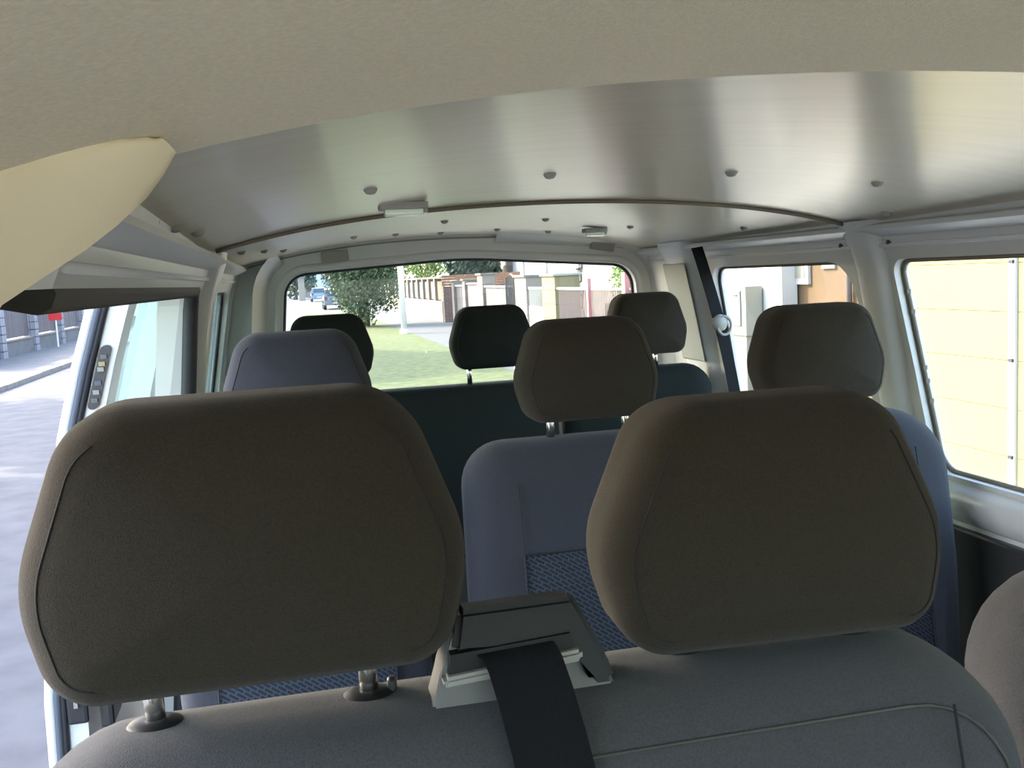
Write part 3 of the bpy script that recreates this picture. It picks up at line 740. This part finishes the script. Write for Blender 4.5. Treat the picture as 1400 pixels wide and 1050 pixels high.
for i in (4, 5, 6, 7):
    y = 12+i*4.0+.25
    f = tag(empty('fence_panel', (-8.5, y, 0)), 'brown wooden street fence panel hidden behind the van body', 'fence', 'hidden fence panels on the left')
    if i in (4, 5, 6, 7):
        f['label'] = ['brown wooden fence panel at the far left edge of the picture', 'brown wooden fence panel between the two left whitewashed pillars', 'brown wooden fence panel beside the open sliding door', 'farthest brown wooden fence panel, behind the slid-back door'][i-4]; del f['group']
    obj('rail', B(-.04, .0, 0, 3.5, .75, .85), 'brownwood', f); obj('rail', B(-.04, .0, 0, 3.5, 1.8, 1.9), 'brownwood', f)
    for j in range(20):
        b_ = obj('board', B(0, .025, j*.175, j*.175+.168, .60, 2.2), 'brownwood', f) if (i == 4 and j == 0) else None
        if i == 4 and j == 0: board0 = b_
        else:
            b_ = board0.copy(); COL.objects.link(b_); b_.parent = f; b_.location = (random.uniform(-.004, .004), j*.175, 0)
# red and white warning board
t = tag(empty('warning_board', (-8.0, 37.6, 0)), 'red and white warning board on a post beside the left street fence', 'sign')
obj('post', T([(0, 0, 0), (0, 0, 2.6)], .03), 'galv', t)
for i in range(5):
    obj('stripe', B(-.22, .22, -.04, -.01, 1.0+i*.25, 1.0+i*.25+.245), 'redpaint' if i % 2 == 0 else 'white', t)
# beige gate post far left
t = tag(empty('gate_post', (1.75, 118, 0)), 'beige square gate post beside the dark tree at the end of the street', 'post')
obj('shaft', B(-.35, .35, -.35, .35, 0, 2.6), 'cream', t); obj('cap', B(-.45, .45, -.45, .45, 2.6, 2.75, bev=.03), 'kerb', t)

# --- right side of the street
def rpillar(x, y, w, l, h, m, label, cap='kerb', capw=.06):
    t = tag(empty('fence_pillar', (x, y, 0)), label, 'pillar')
    n_ = max(2, int(h/.3))
    for j in range(n_): obj('block', B(0, w, 0, l, j*h/n_+.006, (j+1)*h/n_, bev=.01), m, t)
    obj('cap', B(-capw, w+capw, -capw, l+capw, h, h+.06, bev=.012), cap, t)
    return t
rpillar(6.2, 37.3, .40, .45, 1.62, 'cream', 'cream fence pillar at the left end, nearest the brown brick wall')
rpillar(6.2, 34.9, .40, .45, 1.66, 'cream', 'cream fence pillar second from the brown brick wall')
rpillar(6.2, 31.6, .45, .8, 1.82, 'cream', 'tallest cream fence pillar with a wide cap')
rpillar(6.2, 25.6, .55, 1.3, 1.70, 'peach', 'brownish gate pillar right of the dark grille')
yp = rpillar(6.2, 22.7, .62, 1.2, 1.70, 'yellowp', 'broad yellow gate pillar with a flat cap', 'padgrey', .05)
def panelwall(name, y0, y1, z0, z1, m, lab, cat='wall', cap=None, x=6.3, seg=.6):
    t = tag(empty(name, (x, y0, 0)), lab, cat); n_ = max(1, round((y1-y0)/seg))
    for i in range(n_):
        a = (y1-y0)*i/n_; obj('panel', B(0, .12, a, a+(y1-y0)/n_-.015, z0, z1, bev=.006), m, t)
    if z0 > .1: obj('plinth', B(-.03, .16, 0, y1-y0, 0, z0-.005), 'cream', t)
    if cap: obj('coping', B(-.05, .17, 0, y1-y0, z1+.002, z1+.05), cap, t)
    return t
panelwall('fence_panel', 35.4, 37.25, .3, 1.45, 'pink', 'mauve fence panel between the first two cream pillars', 'fence', 'white')
panelwall('fence_panel', 32.45, 34.85, .3, 1.52, 'pink', 'mauve fence panel next to the tallest cream pillar', 'fence', 'white')
panelwall('garden_wall', 28.3, 31.55, .3, 1.42, 'pink', 'pale garden wall right of the tallest cream pillar', 'wall', 'white')
t = tag(empty('grille_gate', (6.25, 26.95, 0)), 'dark iron grille gate behind the middle headrest', 'gate')
obj('frame', T([(0, 0, .1), (0, 1.3, .1), (0, 1.3, 1.7), (0, .6, 1.8), (0, 0, 1.7)], .03, 6, True), 'rubber', t)
for i in range(9): obj('bar', T([(0, .14+i*.13, .1), (0, .14+i*.13, 1.72)], .012, 5), 'rubber', t)
t = tag(empty('railing_gate', (6.25, 23.95, 0)), 'grey railing gate left of the yellow pillar', 'gate')
obj('rail', B(0, .04, 0, 1.6, 1.38, 1.44), 'white', t); obj('rail', B(0, .04, 0, 1.6, .9, .94), 'white', t)
obj('sheet', B(0, .02, 0, 1.6, .1, .88), 'white', t)
for i in range(12): obj('bar', B(0, .02, .06+i*.13, .08+i*.13, .9, 1.4), 'padgrey', t)
# railing fence with red posts
t = tag(empty('railing_fence', (6.25, 13.0, 0)), 'pale picket railing with a white top rail between red posts', 'fence')
obj('top_rail', B(-.02, .05, 0, 9.65, 1.38, 1.43), 'white', t); obj('bottom_rail', B(-.02, .05, 0, 9.65, .30, .35), 'redpost', t)
bm = bmesh.new()
for i in range(96): box(bm, 0, .018, i*.1+.03, i*.1+.045, .3, 1.39)
o = obj('pickets', bm, 'picket', t); o['kind'] = 'stuff'
obj('plinth', B(-.06, .1, 0, 9.65, 0, .28), 'cream', t)
for y, h, w_ in ((6.95, 1.62, .05), (4.55, 1.72, .09), (1.6, 1.6, .05)): obj('red_post', B(-.06-w_/2, -.06+w_, y, y+w_*2, 0, h), 'redpost', t)
# low peach wall behind the railing
tag(obj('garden_wall', B(7.3, 7.45, 12.5, 22.3, 0, 1.0), 'tan'), 'tan garden wall seen through the picket railing', 'wall')
# brick wall, side of plot, facing us + its street face
t = tag(empty('brick_wall', (6.15, 39.5, 0)), 'brown brick wall corner with orange wooden boards on top', 'wall')
obj('brickwork', B(0, 3.0, 0, .3, 0, 1.45), 'brownbrick', t)
for j in range(8):
    for i in range(14):
        if i*.21+(j % 2)*.1 < 2.9: obj('brick', B(i*.21+(j % 2)*.1, i*.21+.2+(j % 2)*.1, -.012, .0, j*.18+.01, j*.18+.17), 'brownbrick', t)
for j in range(4): obj('board', B(-.05, 3.2, -.03, .0+.02, 1.46+j*.11, 1.46+j*.11+.105), 'orange', t)
t = tag(empty('street_fence', (6.15, 39.9, 0)), 'cream and brown pillared fence running away along the right pavement', 'fence')
for i in range(12):
    y = i*1.9
    obj('plinth_section', B(-.02, .25, y, y+1.85, 0, .85, bev=.01), 'cream', t)
    obj('pillar', B(-.06, .28, y+1.55, y+1.88, .86, 1.78, bev=.01), 'cream', t)
    obj('panel', B(.05, .12, y+.02, y+1.53, .90, 1.66), 'brownwood' if i > 1 else 'brownbrick', t)
    obj('cap', B(-.08, .30, y, y+1.88, 1.79, 1.85), 'orange', t)
# peach house with white pilasters
t = tag(empty('peach_house', (10, 28, 0)), 'peach house facade with white pilasters and grey windows behind the fences', 'house')
obj('wall', B(0, 8, -1.5, 28, 0, 6.5), 'peach', t)
for a, b_ in ((21.5, 25.2), (13.1, 15.0), (9.3, 11.3), (5.3, 7.6)):
    obj('pilaster', B(-.14, .0, a, b_, 0, 6.5, bev=.02), 'white', t)
for j in range(14): obj('quoin', B(-.16, -.02, 4.9+(j % 2)*.15, 5.5, .1+j*.45, .1+j*.45+.38, bev=.01), 'white', t)
for a, b_ in ((11.4, 13.0), (7.7, 9.2), (19.5, 21.2)):
    wn = obj('window', B(-.08, -.01, a, b_, .9, 3.0), 'white', t); obj('pane', B(-.10, -.075, a+.12, b_-.12, 1.0, 2.9), 'greyglass', wn)
gd = obj('garage_door', B(-.06, .0, 15.3, 18.7, 0, 2.25), 'cream', t)
for j in range(4): obj('door_panel', B(-.09, -.05, 15.35, 18.65, .05+j*.55, .05+j*.55+.52, bev=.01), 'peach', gd)
obj('sill_band', B(-.1, 0, -1.5, 4.8, 1.25, 1.4), 'white', t)
# white house behind, closing the gap at top right of pole
t = tag(empty('white_house', (11, 62, 0)), 'white house far behind the light green tree', 'house')
obj('wall', B(0, 9, 0, 12, 0, 7), 'white', t); obj('window', B(2, 3.4, -.05, .0, 1.5, 3.2), 'greyglass', t)
bm = bmesh.new(); bm.faces.new([bm.verts.new(p) for p in ((-.5, -.5, 7), (9.5, -.5, 7), (4.5, -.5, 10))]); thicken(bm, (0, 13, 0)); obj('roof', bm, 'roofred', t)

# --- next to the van on the right: stone wall, white wall, tan house, yellow garage
t = tag(empty('stone_wall', (6.25, 12.7, 0)), 'low rough stone wall under the wall cabinet, rear right window', 'wall')
rnd = random.Random(9)
obj('core', B(.06, .4, 0, 3.5, 0, 1.42), 'stone', t)
for j in range(9):
    y = 0; h = .155
    while y < 3.4:
        l = rnd.uniform(.14, .32)
        obj('stone', B(rnd.uniform(-.02, .03), .10, y+.01, min(3.5, y+l), j*h+.012, (j+1)*h, bev=.018), 'stone', t); y += l
obj('coping', B(-.03, .42, 0, 3.5, 1.43, 1.48, bev=.01), 'kerb', t)
t = tag(empty('utility_cabinet', (5.98, 12.25, 0)), 'grey meter cabinet with beige frame before the white wall', 'cabinet')
obj('frame', B(0, .25, 0, .72, .80, 1.47, bev=.015), 'cabframe', t); obj('door', B(-.02, .01, .13, .60, .93, 1.41, bev=.008), 'cabinet', t)
obj('latch', B(-.03, -.015, .20, .30, 1.34, 1.355), 'rubber', t); obj('base', B(.03, .22, .06, .66, 0, .80, bev=.01), 'cabframe', t)
t = tag(empty('white_building', (6.25, 11.75, 0)), 'sunlit white wall of a house seen through the rear right window', 'house')
obj('wall', B(0, .22, 0, .95, 0, 5), 'white', t)
obj('back_wall', B(1.4, 4, .42, 6, 0, 5), 'white', t); wn = obj('window', B(1.34, 1.4, 2.2, 2.9, 1.0, 2.4), 'cabinet', t); obj('pane', B(1.32, 1.345, 2.27, 2.83, 1.07, 2.33), 'greyglass', wn)
obj('shutter', B(1.36, 1.4, 1.6, 1.8, 1.0, 2.4), 'cabinet', t)
t = tag(empty('tan_house', (6.5, 7.3, 0)), 'tan rendered house wall between white wall and yellow garage', 'house')
obj('wall', B(0, 4, 0, 4.75, 0, 5), 'tan', t)
obj('drainpipe', T([(-.05, 3.2, 0), (-.05, 3.2, 4.8)], .035, 8), 'brownwood', t, smooth='all')
wn = obj('window', B(-.05, 0, 4.15, 4.55, 1.47, 2.05, bev=.01), 'white', t); obj('pane', B(-.06, -.045, 4.23, 4.47, 1.55, 1.97), 'cabframe', wn)
obj('vent', B(-.03, 0, 3.55, 3.85, 1.66, 1.85, bev=.005), 'cabframe', t)
# yellow garage
t = tag(empty('garage', (4.8, 3.2, 0)), 'bright yellow garage front filling the right side window', 'garage')
obj('wall', B(.12, 3, -.6, 4.0, 0, 3.2), 'yellowp', t)
dr = obj('garage_door', B(.06, .12, .0, 3.62, 0, 2.6), 'yellowp', t)
for j in range(8):
    for y0, y1 in ((-.62, .93), (.97, 2.56), (2.63, 3.98)):
        obj('door_panel', B(.0, .07, y0, y1, .02+j*.335, .02+j*.335+.332, bev=.002), 'yellow', dr)
for y in (.95, 2.595): obj('guide_rail', B(-.02, .08, y-.03, y+.03, 0, 2.7), 'white', t)
for y in (2.595, .95):
    for z in (.36, 1.03, 1.70): obj('hinge', B(-.035, -.02, y-.025, y+.012, z-.012, z+.012), 'rubber', t)
